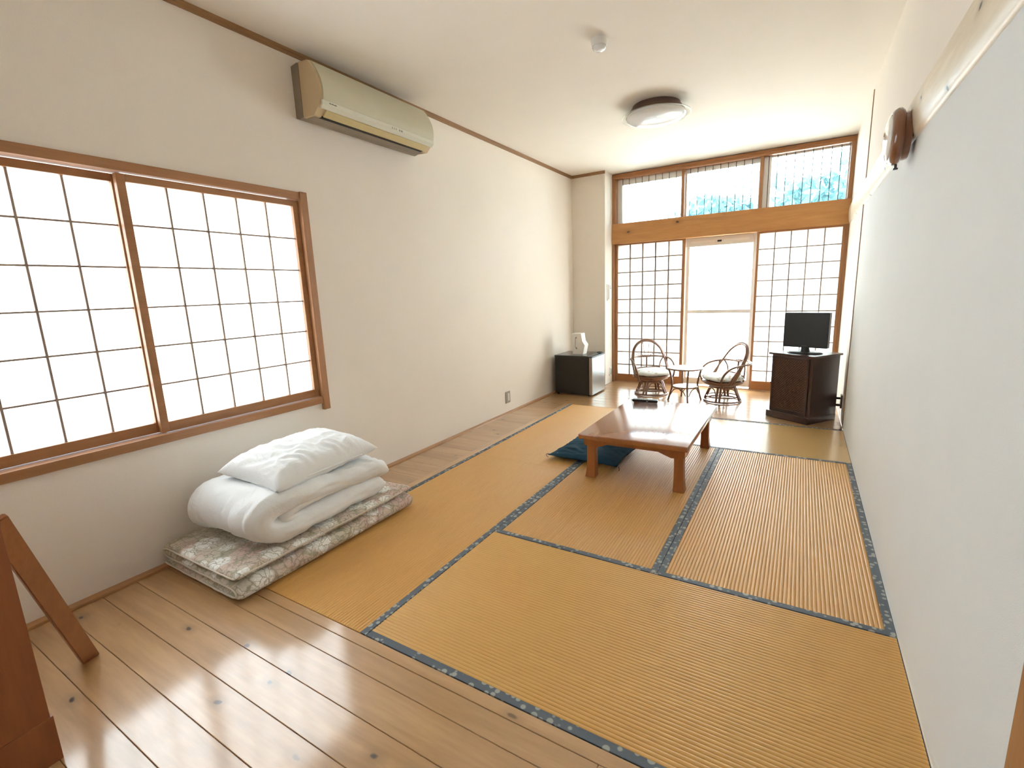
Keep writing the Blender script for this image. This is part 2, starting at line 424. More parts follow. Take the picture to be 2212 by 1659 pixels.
plank(-.030, .026, 0.0, 3.84, 'floor_edge', .001)
k = 0; y = 3.84
while y < YW - .08:
    y1 = min(y + PITCH, YW - .075)
    cuts = [LX, XR] if k % 2 else [LX, LX + rnd.uniform(1.0, 2.2), XR]
    if y1 > YC: cuts[0] = XC + .004
    for a, b in zip(cuts, cuts[1:]): plank(a, b, y, y1)
    y = y1; k += 1
# border strip against the left wall and the door threshold
bm = BM(); box(bm, XL, LX, YB, YC, -.04, .012, .003); struct('baseboard_left', bm, 'base')
bm = BM(); box(bm, XC, XR, YW - .075, YW + .15, -.04, .004, .002); box(bm, XC, XR, YW - .03, YW - .02, .004, .010); box(bm, XC, XR, YW + .01, YW + .02, .004, .010)
struct('trim_1', bm, 'floor')

# crown mouldings
bm = BM()
prism(bm, [(XL, ZC), (XL + .016, ZC), (XL + .016, ZC - .016), (XL + .010, ZC - .020), (XL + .010, ZC - .034), (XL, ZC - .034)], YB, YC, 'Y')
struct('trim_2', bm, 'trim_dark')
bm = BM()
prism(bm, [(YC, ZC), (YC - .016, ZC), (YC - .016, ZC - .016), (YC - .010, ZC - .020), (YC - .010, ZC - .034), (YC, ZC - .034)], XL + .016, XC + .002, 'X')
struct('trim_3', bm, 'trim_dark')
# thin upright batten on the right wall, peeled log beam, door post near the camera
bm = BM(); box(bm, XR - .006, XR, 3.875, 3.888, 0, 1.90); box(bm, XR - .006, XR, 3.875, 3.888, 2.05, ZC - .02); struct('trim_4', bm, 'trim_dark')
bm = BM()
NY, NA = 90, 14; rows = []
for i in range(NY + 1):
    y = YB + (YW - .03 - YB) * i / NY; row = []
    for j in range(NA + 1):
        a = PI * j / NA
        w = 1 + .06 * noise.noise((y * .9, a * .8, 3.1)) + .025 * noise.noise((y * 4, a * 2, 7.7))
        row.append(bm.verts.new((XR - (.027 - .006 * max(0, (y - 3) / 2.3)) * math.sin(a) ** .8 * w + .002, y, 1.980 + .10 * math.cos(a) * (1 + .08 * noise.noise((y * .8, 1.5, 0))) + .012 * noise.noise((y * .6, 9, 0)))))
    rows.append(row)
for A, B in zip(rows, rows[1:]):
    for j in range(NA): bm.faces.new((A[j], A[j + 1], B[j + 1], B[j]))
bm.faces.new(rows[0]); bm.faces.new(rows[-1][::-1])
struct('trim_5', bm, 'log', smooth=True)
bm = BM(); box(bm, XR - .008, XR, -.14, -.026, 0, 1.95, .003); struct('trim_6', bm, 'post')

# ------------------------------------------------------------------ left window
w = empty('window_1', (XL, 0, WZ0), kind='structure')
bm = BM(); box(bm, XL - T + .01, XL + .018, WY0, WY1, WZ1, 1.948, .003); obj('head_casing', bm, 'frame', w)
bm = BM(); box(bm, XL - T + .01, XL + .022, WY0, WY1, .623, WZ0, .003); obj('sill', bm, 'frame', w)
bm = BM(); box(bm, XL - T + .01, XL + .026, WY1, WY1 + .048, .578, 1.950, .003); obj('side_casing', bm, 'frame_z', w)
bm = BM(); box(bm, XL - T + .01, XL + .026, WY0 - .048, WY0, .578, 1.950, .003); obj('side_casing', bm, 'frame_z', w)
def sash(y0, y1, xf, op0, op1):
    """one paper sash: frame, lattice bars and paper; xf = room side face"""
    d = .030
    bm = BM(); z0, z1 = WZ0 + .003, WZ1 - .004; oz0, oz1 = .720, 1.864
    box(bm, xf - d, xf, y0, op0, z0, z1, .002); box(bm, xf - d, xf, op1, y1, z0, z1, .002)
    box(bm, xf - d, xf - .0005, op0, op1, z0, oz0, .002); box(bm, xf - d, xf - .0005, op0, op1, oz1, z1, .002)
    fr = obj('sash', bm, 'frame', w)
    for k in range(1, 5):
        y = op0 + (op1 - op0) * k / 5
        bm = BM(); box(bm, xf - .024, xf - .010, y - .0045, y + .0045, oz0, oz1); obj('muntin', bm, 'muntin', fr)
    for k in range(1, 6):
        z = oz0 + (oz1 - oz0) * k / 6
        bm = BM(); box(bm, xf - .0235, xf - .0105, op0, op1, z - .004, z + .004); obj('muntin', bm, 'muntin', fr)
    bm = BM(); v = [bm.verts.new(p) for p in ((xf - .0245, op0 - .01, oz0 - .01), (xf - .0245, op1 + .01, oz0 - .01), (xf - .0245, op1 + .01, oz1 + .01), (xf - .0245, op0 - .01, oz1 + .01))]
    bm.faces.new(v); obj('paper_pane', bm, 'paper_left_dimmed', fr)
sash(-.033, .893, XL - .008, .003, .860)
sash(-.928, .002, XL - .046, -.897, -.038)
# ------------------------------------------------------------------ far window wall
w2 = empty('window_2', (1.33, YW, 2.13), kind='structure')
bm = BM(); box(bm, XC, XR, YW - .045, YW + .13, 2.690, 2.748, .003); box(bm, XC, XR, YW - .05, YW - .02, 2.715, 2.722); obj('head', bm, 'frame_x', w2)
for x0, x1 in ((XC, .072), (2.598, XR)):
    bm = BM(); box(bm, x0, x1, YW - .040, YW + .13, 2.128, 2.695, .003); obj('jamb', bm, 'frame_z', w2)
for x0, x1 in ((.900, .936), (1.757, 1.790)):
    bm = BM(); box(bm, x0, x1, YW - .030, YW + .10, 2.128, 2.695, .003); obj('post', bm, 'frame_z', w2)
def alu_frame(x0, x1, lw, rw, tw, bw, y):
    bm = BM(); z0, z1 = 2.13, 2.69
    box(bm, x0, x0 + lw, y, y + .03, z0, z1); box(bm, x1 - rw, x1, y, y + .03, z0, z1)
    box(bm, x0 + lw, x1 - rw, y, y + .03, z1 - tw, z1); box(bm, x0 + lw, x1 - rw, y, y + .03, z0, z0 + bw)
    f = obj('metal_sash', bm, 'alu', w2)
    bm = BM(); box(bm, x0 + lw, x1 - rw, y + .012, y + .017, z0 + bw, z1 - tw); obj('glass_pane', bm, 'glass', f)
alu_frame(.072, .900, .062, .012, .070, .012, YW + .05)
alu_frame(.936, 1.757, .016, .012, .050, .012, YW + .05)
alu_frame(1.790, 2.598, .075, .012, .016, .012, YW + .05)
x = .150
while x < 2.58:
    if not (.89 < x < .945 or 1.75 < x < 1.80):
        bm = BM(); tube(bm, [(x, YW + .02, 2.128), (x, YW + .02, 2.694)], .0036, 6); obj('rod', bm, 'rod', w2)
    x += .0845
bm = BM(); box(bm, XC, XR, YW - .055, YW + .12, 1.872, 2.130, .004); struct('trim_7', bm, 'lintel')
bm = BM(); box(bm, XC, .052, YW - .040, YW + .12, 0, 1.875, .003); box(bm, 2.612, XR, YW - .040, YW + .12, 0, 1.875, .003); struct('trim_8', bm, 'frame_z')

def shoji(name, x0, x1, op0, op1, yf, oz0, oz1, rows, mw=.0065):
    root = empty(name, ((x0 + x1) / 2, yf, 0), kind='structure')
    d = .028; z0, z1 = .012, 1.873
    for a, b in ((x0, op0), (op1, x1)):
        bm = BM(); box(bm, a, b, yf, yf + d, z0, z1, .002); obj('stile', bm, 'frame_z', root)
    bm = BM(); box(bm, op0, op1, yf + .0006, yf + d, z0, oz0, .002); obj('bottom_rail', bm, 'frame_x', root)
    bm = BM(); box(bm, op0, op1, yf + .0006, yf + d, oz1, z1, .002); obj('top_rail', bm, 'frame_x', root)
    for k in range(1, 5):
        x = op0 + (op1 - op0) * k / 5
        bm = BM(); box(bm, x - mw, x + mw, yf + .008, yf + .020, oz0, oz1); obj('muntin', bm, 'muntin', root)
    for k in range(1, rows):
        z = oz1 - .1785 * k
        bm = BM(); box(bm, op0, op1, yf + .0085, yf + .0195, z - mw * .95, z + mw * .95); obj('muntin', bm, 'muntin', root)
    bm = BM(); y = yf + .0205
    v = [bm.verts.new(p) for p in ((op0 - .01, y, oz0 - .01), (op1 + .01, y, oz0 - .01), (op1 + .01, y, oz1 + .01), (op0 - .01, y, oz1 + .01))]
    bm.faces.new(v); obj('paper_pane', bm, 'paper', root)
shoji('door_1', .053, .962, .090, .925, YW + .002, .115, 1.855, 10, .0088)
shoji('door_3', 1.764, 2.612, 1.790, 2.585, YW - .033, .118, 1.852, 10)
# metal glass door behind the paper doors
d2 = empty('door_2', (1.36, YW + .08, 0), kind='structure')
Yd = YW + .065
bm = BM()
box(bm, .965, 1.004, Yd, Yd + .035, .02, 1.87, .003); box(bm, 1.722, 1.790, Yd, Yd + .035, .02, 1.87, .003)
box(bm, 1.004, 1.722, Yd, Yd + .035, .02, .105, .003); obj('metal_frame', bm, 'alu_white', d2)
bm = BM(); box(bm, 1.004, 1.722, Yd - .002, Yd + .035, .940, .984, .003); obj('middle_rail', bm, 'alu', d2)
bm = BM(); box(bm, .962, 1.722, Yd - .012, Yd + .035, 1.765, 1.872, .004); hd = obj('vent_header', bm, 'alu_white', d2)
bm = BM()
for a, b in ((1.02, 1.30), (1.40, 1.68)):
    n = 34
    for k in range(n):
        x = a + (b - a) * k / n
        box(bm, x, x + (b - a) / n * .55, Yd - .0128, Yd - .011, 1.806, 1.830)
o = obj('vent_slots', bm, 'alu', hd); o['kind'] = 'stuff'
bm = BM(); box(bm, 1.326, 1.374, Yd - .016, Yd - .012, 1.806, 1.826, .001); obj('knob', bm, 'black', hd)
for z0, z1 in ((.105, .940), (.984, 1.765)):
    bm = BM(); v = [bm.verts.new(p) for p in ((1.0, Yd + .018, z0), (1.726, Yd + .018, z0), (1.726, Yd + .018, z1), (1.0, Yd + .018, z1))]
    bm.faces.new(v); obj('glass_pane', bm, 'frost', d2)
# outer metal sashes behind the paper doors, keep the sky light soft there
for nm, a, b in (('window_3', .06, .965), ('window_4', 1.79, 2.60)):
    r3 = empty(nm, ((a + b) / 2, Yd + .06, 0), kind='structure')
    bm = BM(); y = Yd + .045
    box(bm, a, a + .04, y, y + .03, .02, 1.87); box(bm, b - .04, b, y, y + .03, .02, 1.87); box(bm, a + .04, b - .04, y, y + .03, .02, .10); box(bm, a + .04, b - .04, y, y + .03, 1.81, 1.87)
    obj('metal_frame', bm, 'alu', r3)
    bm = BM(); box(bm, a + .04, b - .04, y + .012, y + .017, .10, 1.81); obj('glass_pane', bm, 'glass', r3)

# ------------------------------------------------------------------ tatami mats
MG = 'tatami mats laid on the floor'
def mat_obj(x0, x1, y0, y1, axis, label, heri, depth=.0030):
    """one mat: ridged rush surface plus its cloth borders; heri: which edges carry cloth"""
    root = empty('tatami_mat', ((x0 + x1) / 2, (y0 + y1) / 2, -.044), label, 'tatami mat', MG)
    g = .0014; x0 += g; x1 -= g; y0 += g; y1 -= g
    bm = BM(); p = .0152
    a0, a1, b0, b1 = (x0, x1, y0, y1) if axis == 'Y' else (y0, y1, x0, x1)
    n = max(1, round((a1 - a0) / p)); p = (a1 - a0) / n
    prof = [(a0, -.044)]
    for i in range(n):
        for t, h in ((.0, -1), (.13, -.30), (.30, -.06), (.5, 0), (.70, -.06), (.87, -.30)):
            prof.append((a0 + (i + t) * p, h * depth))
    prof.append((a1, -depth)); prof.append((a1, -.044))
    mk = (lambda a, b, z: (a, b, z)) if axis == 'Y' else (lambda a, b, z: (b, a, z))
    A = [bm.verts.new(mk(a, b0, z)) for a, z in prof]; B = [bm.verts.new(mk(a, b1, z)) for a, z in prof]
    for i in range(len(prof) - 1): bm.faces.new((A[i], A[i + 1], B[i + 1], B[i]))
    bm.faces.new(A); bm.faces.new(B[::-1]); bm.faces.new((A[0], B[0], B[-1], A[-1]))
    o = obj('rush_surface', bm, 'straw_y' if axis == 'Y' else ('straw_x' if depth > .002 else 'straw_far'), root); smooth_angle(o, 60)
    hw = .030
    R = {'L': (x0 - .0005, x0 + hw, y0, y1), 'R': (x1 - hw, x1 + .0005, y0, y1), 'F': (x0, x1, y0 - .0005, y0 + hw), 'B': (x0, x1, y1 - hw, y1 + .0005)}
    for e in heri:
        bm = BM(); a, b, c, d = R[e]; lift = .0016 if e in 'LR' else .0013
        box(bm, a, b, c, d, -.030, lift, .0012, 1); obj('cloth_border', bm, 'heri', root)
    return root
Y1, Y2, Y3, Y4, XA, XM = .925, 1.940, 2.886, 3.817, .880, 1.769
mat_obj(.030, XA, 0, Y2, 'Y', 'near tatami mat on the left, half under the folded futon', 'LR')
mat_obj(.030, XA, Y2, Y4 + .02, 'Y', 'far left tatami mat running past the navy cushion to the fridge', 'LR')
mat_obj(XA, XR - .002, 0, Y1, 'X', 'crosswise tatami mat nearest the camera with blue cloth border', 'F')
mat_obj(XA, XM, Y1, Y3, 'Y', 'lengthwise tatami mat under the near end of the low table', 'LRF')
mat_obj(XM, XR - .002, Y1, Y3, 'Y', 'lengthwise tatami mat against the right wall, bare of furniture', 'LRF')
mat_obj(XA, XR - .002, Y3, Y4 + .005, 'X', 'crosswise tatami mat at the back before the dark cabinet', 'FB', .0003)

# ------------------------------------------------------------------ soft goods
def slab(path, t, v0, v1, nv, mk, rv=.05, rs=.06, amp=.006, seed=0, taper=None):
    """a padded sheet of thickness t bent along a 2-D path, v across; mk(p, v) -> world"""
    P = [Vector((p[0], p[1], 0)) for p in path]; n = len(P)
    L = [0]
    for a, b in zip(P, P[1:]): L.append(L[-1] + (b - a).length)
    bm = BM(); top = []; bot = []
    for i in range(n):
        tg = (P[min(i + 1, n - 1)] - P[max(i - 1, 0)]).normalized(); nr = Vector((-tg.y, tg.x, 0))
        es = min(L[i], L[-1] - L[i]) / rs; es = math.sqrt(max(0, 1 - (1 - min(es, 1)) ** 2))
        rt, rb = [], []
        for j in range(nv + 1):
            f = j / nv
            f = .5 - .5 * math.cos(PI * f) * (1 if True else 0); v = v0 + (v1 - v0) * f
            ev = min(v - v0, v1 - v) / rv; ev = math.sqrt(max(0, 1 - (1 - min(ev, 1)) ** 2))
            h = t / 2 * (.06 + .94 * es * ev)
            if taper: h *= taper(L[i] / L[-1], f)
            nn = noise.noise((L[i] * 5 + seed, v * 5, seed)) + .5 * noise.noise((L[i] * 14 + seed, v * 11, seed + 5)) - 1.1 * abs(noise.noise((L[i] * 9 + seed * 2 + v * 6, v * 17 - L[i] * 3, seed + 9)))
            dz = amp * nn
            q = P[i] + nr * (h + dz * es * ev); r = P[i] - nr * (h - dz * .4)
            vv = v + amp * .9 * noise.noise((L[i] * 7, seed, f * 3)) * (1 if j in (0, nv) else .4)
            rt.append(bm.verts.new(mk((q.x, q.y), vv))); rb.append(bm.verts.new(mk((r.x, r.y), vv)))
        top.append(rt); bot.append(rb)
    for i in range(n - 1):
        for j in range(nv):
            bm.faces.new((top[i][j], top[i][j + 1], top[i + 1][j + 1], top[i + 1][j]))
            bm.faces.new((bot[i][j], bot[i + 1][j], bot[i + 1][j + 1], bot[i][j + 1]))
        bm.faces.new((top[i][0], top[i + 1][0], bot[i + 1][0], bot[i][0]))
        bm.faces.new((top[i][nv], bot[i][nv], bot[i + 1][nv], top[i + 1][nv]))
    for i in (0, n - 1):
        for j in range(nv): bm.faces.new((top[i][j], bot[i][j], bot[i][j + 1], top[i][j + 1]))
    return bm
def flat_path(pts, n=10):
    return [(p.x, p.y) for p in catmull([(a, b, 0) for a, b in pts], n)]

# folded futon mattress: a Z fold seen from its long side
fut = empty('folded_futon', (-.09, .42, 0), 'folded floral futon mattress on the floor below the left window', 'futon')
zp = [(-.405, .028), (-.25, .026), (0, .026), (.17, .027), (.222, .034), (.236, .049), (.222, .064), (.17, .070), (0, .070), (-.25, .070), (-.355, .072), (-.398, .081), (-.402, .094), (-.385, .106), (-.30, .113), (0, .116), (.15, .118), (.236, .122)]
o = obj('mattress', slab(flat_path(zp, 7), .045, -.135, .965, 34, lambda p, v: (p[0], v, p[1]), .03, .04, .0055, 3), 'floral', fut, True)
pip = catmull([(-.36, -.100, .118), (-.1, -.108, .117), (.16, -.112, .121), (.228, -.095, .124), (.240, 0, .124), (.238, .4, .124), (.238, .80, .123), (.225, .905, .122), (.15, .930, .119)], 10)
bm = BM(); tube(bm, [p + Vector((0, 0, .003 * noise.noise((p.x * 9, p.y * 9, 1)))) for p in pip], .0045, 6); obj('piping', bm, 'floral_pipe', fut, True)

for yy in (-.137, .967):
    bm = BM(); tube(bm, [(a, yy + .003 * noise.noise((a * 20, b * 20, yy)), b) for a, b in flat_path(zp, 7)], .0042, 6); obj('seam_piping', bm, 'floral_pipe', fut, True)
# duvet folded over itself, round fold at the near end
duv = empty('folded_duvet', (-.08, .40, .145), 'thick white duvet folded in two on the floral futon', 'duvet')
def duvet_mk(p, v):
    y, z = p
    return (v + .02 * math.sin(y * 5 + 1), y + .05 * (v + .1), z)
dp = [(.80, .199), (.62, .200), (.40, .202), (.20, .206), (.090, .222), (.034, .262), (.034, .310), (.090, .346), (.20, .350), (.40, .336), (.62, .318), (.77, .300), (.83, .272)]
bm = slab(flat_path(dp, 12), .126, -.355, .205, 44, duvet_mk, .070, .05, .018, 11)
obj('duvet_cover', bm, 'white', duv, True)
# tucked inner layers that show in the fold mouth on the long side
tp = [(.72, .222), (.45, .226), (.24, .235), (.150, .262), (.148, .282), (.24, .305), (.45, .306), (.74, .296)]
bm = slab(flat_path(tp, 8), .056, -.30, .192, 20, duvet_mk, .03, .03, .014, 23)
obj('inner_layer', bm, 'white', duv, True)

# pillow with four pinched corners
def pillow(cx, cy, cz, lx, ly, t, ang, n=34, seed=0, drop=None):
    bm = BM(); S = {}
    ca, sa = math.cos(ang), math.sin(ang)
    for side in (1, -1):
        for i in range(n + 1):
            for j in range(n + 1):
                u = -1 + 2 * i / n; v = -1 + 2 * j / n
                e = max(0, (1 - u ** 4)) ** .55 * max(0, (1 - v ** 4)) ** .55
                pinch = 1 - .085 * (1 - abs(u) ** 2.2) * abs(v) ** 6
                pinch2 = 1 - .085 * (1 - abs(v) ** 2.2) * abs(u) ** 6
                x = lx / 2 * u * pinch2; y = ly / 2 * v * pinch
                cr = .010 * noise.noise((u * 2.5 + seed, v * 6, seed)) - .024 * abs(noise.noise((u * 3 + v * 2, v * 7 + seed - u * 2, 2)))
                z = side * t / 2 * (.03 + e) * (1.15 if side > 0 else .75) + cr * e * side
                X, Y = cx + x * ca - y * sa, cy + x * sa + y * ca
                Z = cz + z + (drop(u, v) if drop else 0)
                if side < 0 and (i in (0, n) or j in (0, n)): S[(side, i, j)] = S[(1, i, j)]
                else: S[(side, i, j)] = bm.verts.new((X, Y, Z))
    for side in (1, -1):
        for i in range(n):
            for j in range(n):
                q = [S[(side, i, j)], S[(side, i + 1, j)], S[(side, i + 1, j + 1)], S[(side, i, j + 1)]]
                bm.faces.new(q if side > 0 else q[::-1])
    return bm
pil = empty('pillow', (-.05, .46, .40), 'plump white pillow lying on the folded duvet', 'pillow')
obj('pillow_cover', pillow(-.040, .450, .465, .43, .70, .150, .10, n=54, seed=4, drop=lambda u, v: -.03 * max(abs(u), abs(v)) ** 3 - .022 * u), 'white', pil, True)
bm = BM(); tube(bm, catmull([(.175, .20, .425), (.160, .45, .418), (.135, .70, .412)], 8), .006, 6); obj('flap_edge', bm, 'white', pil, True)

# navy floor cushion under the table
cu = empty('floor_cushion', (.92, 2.34, 0), 'flat navy square floor cushion half under the low table', 'cushion')
obj('cover', pillow(.925, 2.335, .036, .575, .545, .062, -.045, 30, 8), 'navy', cu, True)
for cxy, d in (((.642, 2.105), (-1, -.25)), ((1.205, 2.068), (.5, -1))):
    bm = BM(); p0 = Vector((cxy[0], cxy[1], .034)); dv = Vector((d[0], d[1], 0)).normalized()
    tube(bm, catmull([p0, p0 + dv * .022 + Vector((0, 0, .006)), p0 + dv * .034 + Vector((0, 0, -.008)), p0 + dv * .016 + Vector((0, 0, -.024))], 6), .0022, 6)
    obj('corner_tassel', bm, 'black', cu, True)
bm = BM(); lathe(bm, [(0, 0), (.004, .001), (.0, .003)], (.705, 2.10, .056), 8); obj('thread_tuft', bm, 'silver', cu, True)

# ------------------------------------------------------------------ low table
tb = empty('low_table', (1.367, 2.38, 0.0), 'low lacquered wooden table on the tatami', 'table')
tx0, tx1, ty0, ty1, tz = 1.008, 1.725, 1.806, 2.955, .330
bm = BM(); box(bm, tx0, tx1, ty0, ty1, tz - .036, tz, .006, 3); o = obj('tabletop', bm, 'table', tb); smooth_angle(o, 35)
def apron(length):
    pts = [(0, 0), (0, -.056), (.028, -.056), (.034, -.064), (.085, -.064), (.125, -.050), (.165, -.034), (.205, -.034)]
    if length > .8: pts += [(.30, -.026)]
    return pts + [(length - a, b) for a, b in reversed(pts)]
ax0, ax1, ay0, ay1 = 1.030, 1.700, 1.856, 2.915
for y in (ay0, ay1 - .020):
    bm = BM(); prism(bm, [(ax0 + a, tz - .036 + b) for a, b in apron(ax1 - ax0)], y, y + .020, 'Y'); obj('apron', bm, 'table_leg', tb)
for xx in (ax0, ax1 - .020):
    bm = BM(); prism(bm, [(ay0 + .02 + a, tz - .036 + b) for a, b in apron(ay1 - ay0 - .04)], xx, xx + .020, 'X'); obj('apron', bm, 'table_leg', tb)
for sx, sy in ((0, 0), (1, 0), (0, 1), (1, 1)):
    bm = BM(); cx = (1.070, 1.658)[sx]; cy = (1.912, 2.866)[sy]
    ox = (-1, 1)[sx]; oy = (-1, 1)[sy]
    ring = []
    for z, hw, sh in ((.272, .030, 0), (.17, .029, 0), (.08, .030, .001), (.03, .033, .003), (.0, .036, .005)):
        ring.append([bm.verts.new((cx + ox * sh + a * hw, cy + oy * sh + b * hw, z)) for a, b in ((-1, -1), (1, -1), (1, 1), (-1, 1))])
    for A, B in zip(ring, ring[1:]):
        for k in range(4): bm.faces.new((A[k], A[(k + 1) % 4], B[(k + 1) % 4], B[k]))
    bm.faces.new(ring[0]); bm.faces.new(ring[-1][::-1]); bmesh.ops.bevel(bm, geom=[e for e in bm.edges], offset=.003, segments=1, affect='EDGES')
    obj('leg', bm, 'table_leg', tb)
tb.location.z = .0018
# remote control lying on the table
rm = empty('remote_control', (1.165, 2.885, tz + .002), 'black remote control on the far end of the low table', 'remote', rotz=.12)
bm = BM(); prism(bm, [(-.104, .006), (-.094, .0), (.100, 0), (.106, .008), (.104, .022), (-.100, .024), (-.110, .018)], -.024, .024, 'Y'); bmesh.ops.bevel(bm, geom=list(bm.edges), offset=.002, segments=1, affect='EDGES'); obj('body', bm, 'black', rm, local=True)
for k in range(3):
    for j in range(6):
        bm = BM(); box(bm, -.082 + j * .024, -.068 + j * .024, -.017 + k * .012, -.009 + k * .012, .0225, .0255, .001, 1); obj('button', bm, 'plate', rm, local=True)
bm = BM(); box(bm, .012, .026, -.0252, -.0235, .008, .014); obj('label_print', bm, 'silver', rm, local=True)

# ------------------------------------------------------------------ fridge and tissue case
fr = empty('mini_fridge', (-.12, 4.5, 0), 'small dark fridge with a silver door in the left corner', 'fridge')
fx0, fx1, fy0, fy1 = -.372, .082, 4.292, 4.722
bm = BM(); box(bm, fx0, fx1, fy0, fy1, .022, .486, .004); obj('body', bm, 'fridge', fr)
bm = BM(); box(bm, fx0 - .004, fx1 + .002, fy0 - .004, fy1 + .004, .482, .500, .004); obj('top_panel', bm, 'fridge_top', fr)
bm = BM(); box(bm, fx1 + .006, fx1 + .040, fy0 - .002, fy1 + .002, .016, .474, .004); dr = obj('door', bm, 'steel_side', fr)
bm = BM(); box(bm, fx1 + .040, fx1 + .048, fy0 - .001, fy1 + .001, .018, .472, .002); obj('door_skin', bm, 'steel', dr)
bm = BM(); box(bm, fx1 + .004, fx1 + .046, fy0 - .002, fy1 + .002, .475, .492, .003); obj('grip', bm, 'fridge_top', dr)
bm = BM(); box(bm, fx1 - .03, fx1 + .03, fy1 - .07, fy1 - .012, .498, .506, .002); obj('hinge_cover', bm, 'black', fr)
for a in (fx0 + .03, fx1 - .01):
    for b in (fy0 + .03, fy1 - .03):
        bm = BM(); lathe(bm, [(.016, 0), (.016, .024)], (a, b, 0), 12); obj('foot', bm, 'black', fr)
ts = empty('tissue_case', (-.10, 4.44, .5), 'white tissue case standing upright on the mini fridge', 'tissue case')
out = [(-.172, .5005), (-.036, .5005), (-.010, .620), (-.047, .668), (-.058, .762), (-.184, .762)]
bm = BM(); prism(bm, out, 4.40, 4.52, 'Y'); bmesh.ops.bevel(bm, geom=list(bm.edges), offset=.003, segments=1, affect='EDGES'); obj('case', bm, 'tissue', ts)
bm = BM(); prism(bm, [(-.128, .570), (-.112, .566), (-.110, .575), (-.122, .600), (-.120, .690), (-.114, .712), (-.122, .722), (-.136, .712), (-.138, .600)], 4.3985, 4.404, 'Y'); obj('slot', bm, 'plate', ts)
bm = BM(); prism(bm, [(-.122, .590), (-.110, .640), (-.116, .700), (-.126, .700), (-.130, .60)], 4.392, 4.400, 'Y'); obj('tissue_tip', bm, 'tissue', ts)

# ------------------------------------------------------------------ rattan chairs
def rattan_chair(loc, rz, label):
    """local: the sitter faces +X"""
    r = empty('rattan_chair', loc, label, 'chair', 'rattan swivel chairs by the window', rz)
    def part(name, bm, mat='rattan', **k): return obj(name, bm, mat, r, True, True, **k)
    bm = BM(); tube(bm, [(.195 * math.cos(a), .195 * math.sin(a), .012) for a in [2 * PI * k / 36 for k in range(36)]], .010, 8, True); part('base_ring', bm)
    bm = BM(); tube(bm, [(.165 * math.cos(a), .165 * math.sin(a), .055) for a in [2 * PI * k / 36 for k in range(36)]], .007, 8, True); part('stretcher_ring', bm)
    for k in range(4):
        a = PI / 4 + k * PI / 2; bm = BM()
        for da in (-.10, .10):
            tube(bm, catmull([(.188 * math.cos(a + da), .188 * math.sin(a + da), .012), (.155 * math.cos(a + da), .155 * math.sin(a + da), .09), (.125 * math.cos(a + da * 1.3), .125 * math.sin(a + da * 1.3), .172)], 6), .0135, 8)
        part('leg', bm)
        bm = BM(); a2 = a + PI / 4
        pts = [(.165 * math.cos(a + .16), .165 * math.sin(a + .16), .07), (.145 * math.cos(a + .35), .145 * math.sin(a + .35), .135), (.135 * math.cos(a2), .135 * math.sin(a2), .155), (.145 * math.cos(a2 + PI / 4 - .35), .145 * math.sin(a2 + PI / 4 - .35), .135), (.165 * math.cos(a + PI / 2 - .16), .165 * math.sin(a + PI / 2 - .16), .07)]
        tube(bm, catmull(pts, 6), .006, 6); part('arch', bm)
    bm = BM(); lathe(bm, [(.0, .160), (.135, .160), (.140, .168), (.135, .178), (.0, .178)], (0, 0, 0), 30); part('swivel_plate', bm, 'rattan_band')
    bm = BM(); lathe(bm, [(.0, .176), (.150, .178), (.192, .196), (.214, .214), (.218, .232), (.206, .236), (.0, .232)], (0, 0, 0), 40); part('seat_frame', bm, 'rattan_band')
    # back hoop: two canes side by side
    bm = BM()
    for off in (0, 1):
        s = 1 - .085 * off; dx = .012 * off
        pts = [(.045 + dx, -.215 * s, .215), (-.040 + dx, -.217 * s, .330), (-.115 + dx, -.208 * s, .440), (-.175 + dx, -.170 * s, .545), (-.212 + dx, -.095 * s, .620 - .012 * off), (-.224 + dx, 0, .645 - .016 * off)]
        pts = pts + [(x, -y, z) for x, y, z in pts[-2::-1]]
        tube(bm, catmull(pts, 6), .0105, 8)
    part('back_hoop', bm)
    # arm rail sweeping round behind the back
    h = [(.125, -.205, .190), (.150, -.222, .265), (.120, -.236, .345), (.040, -.240, .402), (-.080, -.236, .425), (-.190, -.190, .428), (-.262, -.105, .430), (-.285, 0, .432)]
    pts = h + [(x, -y, z) for x, y, z in h[-2::-1]]
    bm = BM(); tube(bm, catmull(pts, 6), .0115, 8); part('arm_rail', bm)
    for s in (-1, 1):
        bm = BM(); tube(bm, catmull([(-.085, s * .228, .425), (-.060, s * .215, .340), (.010, s * .212, .220)], 6), .010, 8); part('arm_brace', bm)
        bm = BM(); tube(bm, catmull([(-.120, s * .200, .440), (-.150, s * .165, .360), (-.150, s * .150, .235)], 6), .0085, 8); part('back_post', bm)
        bm = BM(); tube(bm, catmull([(-.115, s * .195, .460), (-.165, s * .12, .475), (-.185, s * .055, .460), (-.176, s * .028, .405)], 6), .0045, 6); part('back_curl', bm)
        bm = BM(); tube(bm, [(-.178, s * .016, .425), (-.222, s * .045, .632)], .0042, 6); part('back_spoke', bm)
    bm = BM(); tube(bm, catmull([(-.112, -.203, .440), (-.165, -.110, .438), (-.180, 0, .438), (-.165, .110, .438), (-.112, .203, .440)], 6), .0095, 8); part('back_rail', bm)
    bm = BM(); tube(bm, catmull([(-.130, -.160, .300), (-.175, -.06, .300), (-.175, .06, .300), (-.130, .160, .300)], 6), .009, 8); part('back_rail', bm)
    bm = BM(); tube(bm, [(-.178, 0, .438), (-.172, 0, .235)], .011, 8); part('back_splat', bm)
    return r
rc = rattan_chair((.725, 4.745, 0), math.radians(-55), 'left rattan swivel chair, its arched back before the paper door')
rc2 = rattan_chair((1.552, 4.640, 0), math.radians(-142), 'right rattan swivel chair, seen side-on beside the tv cabinet')
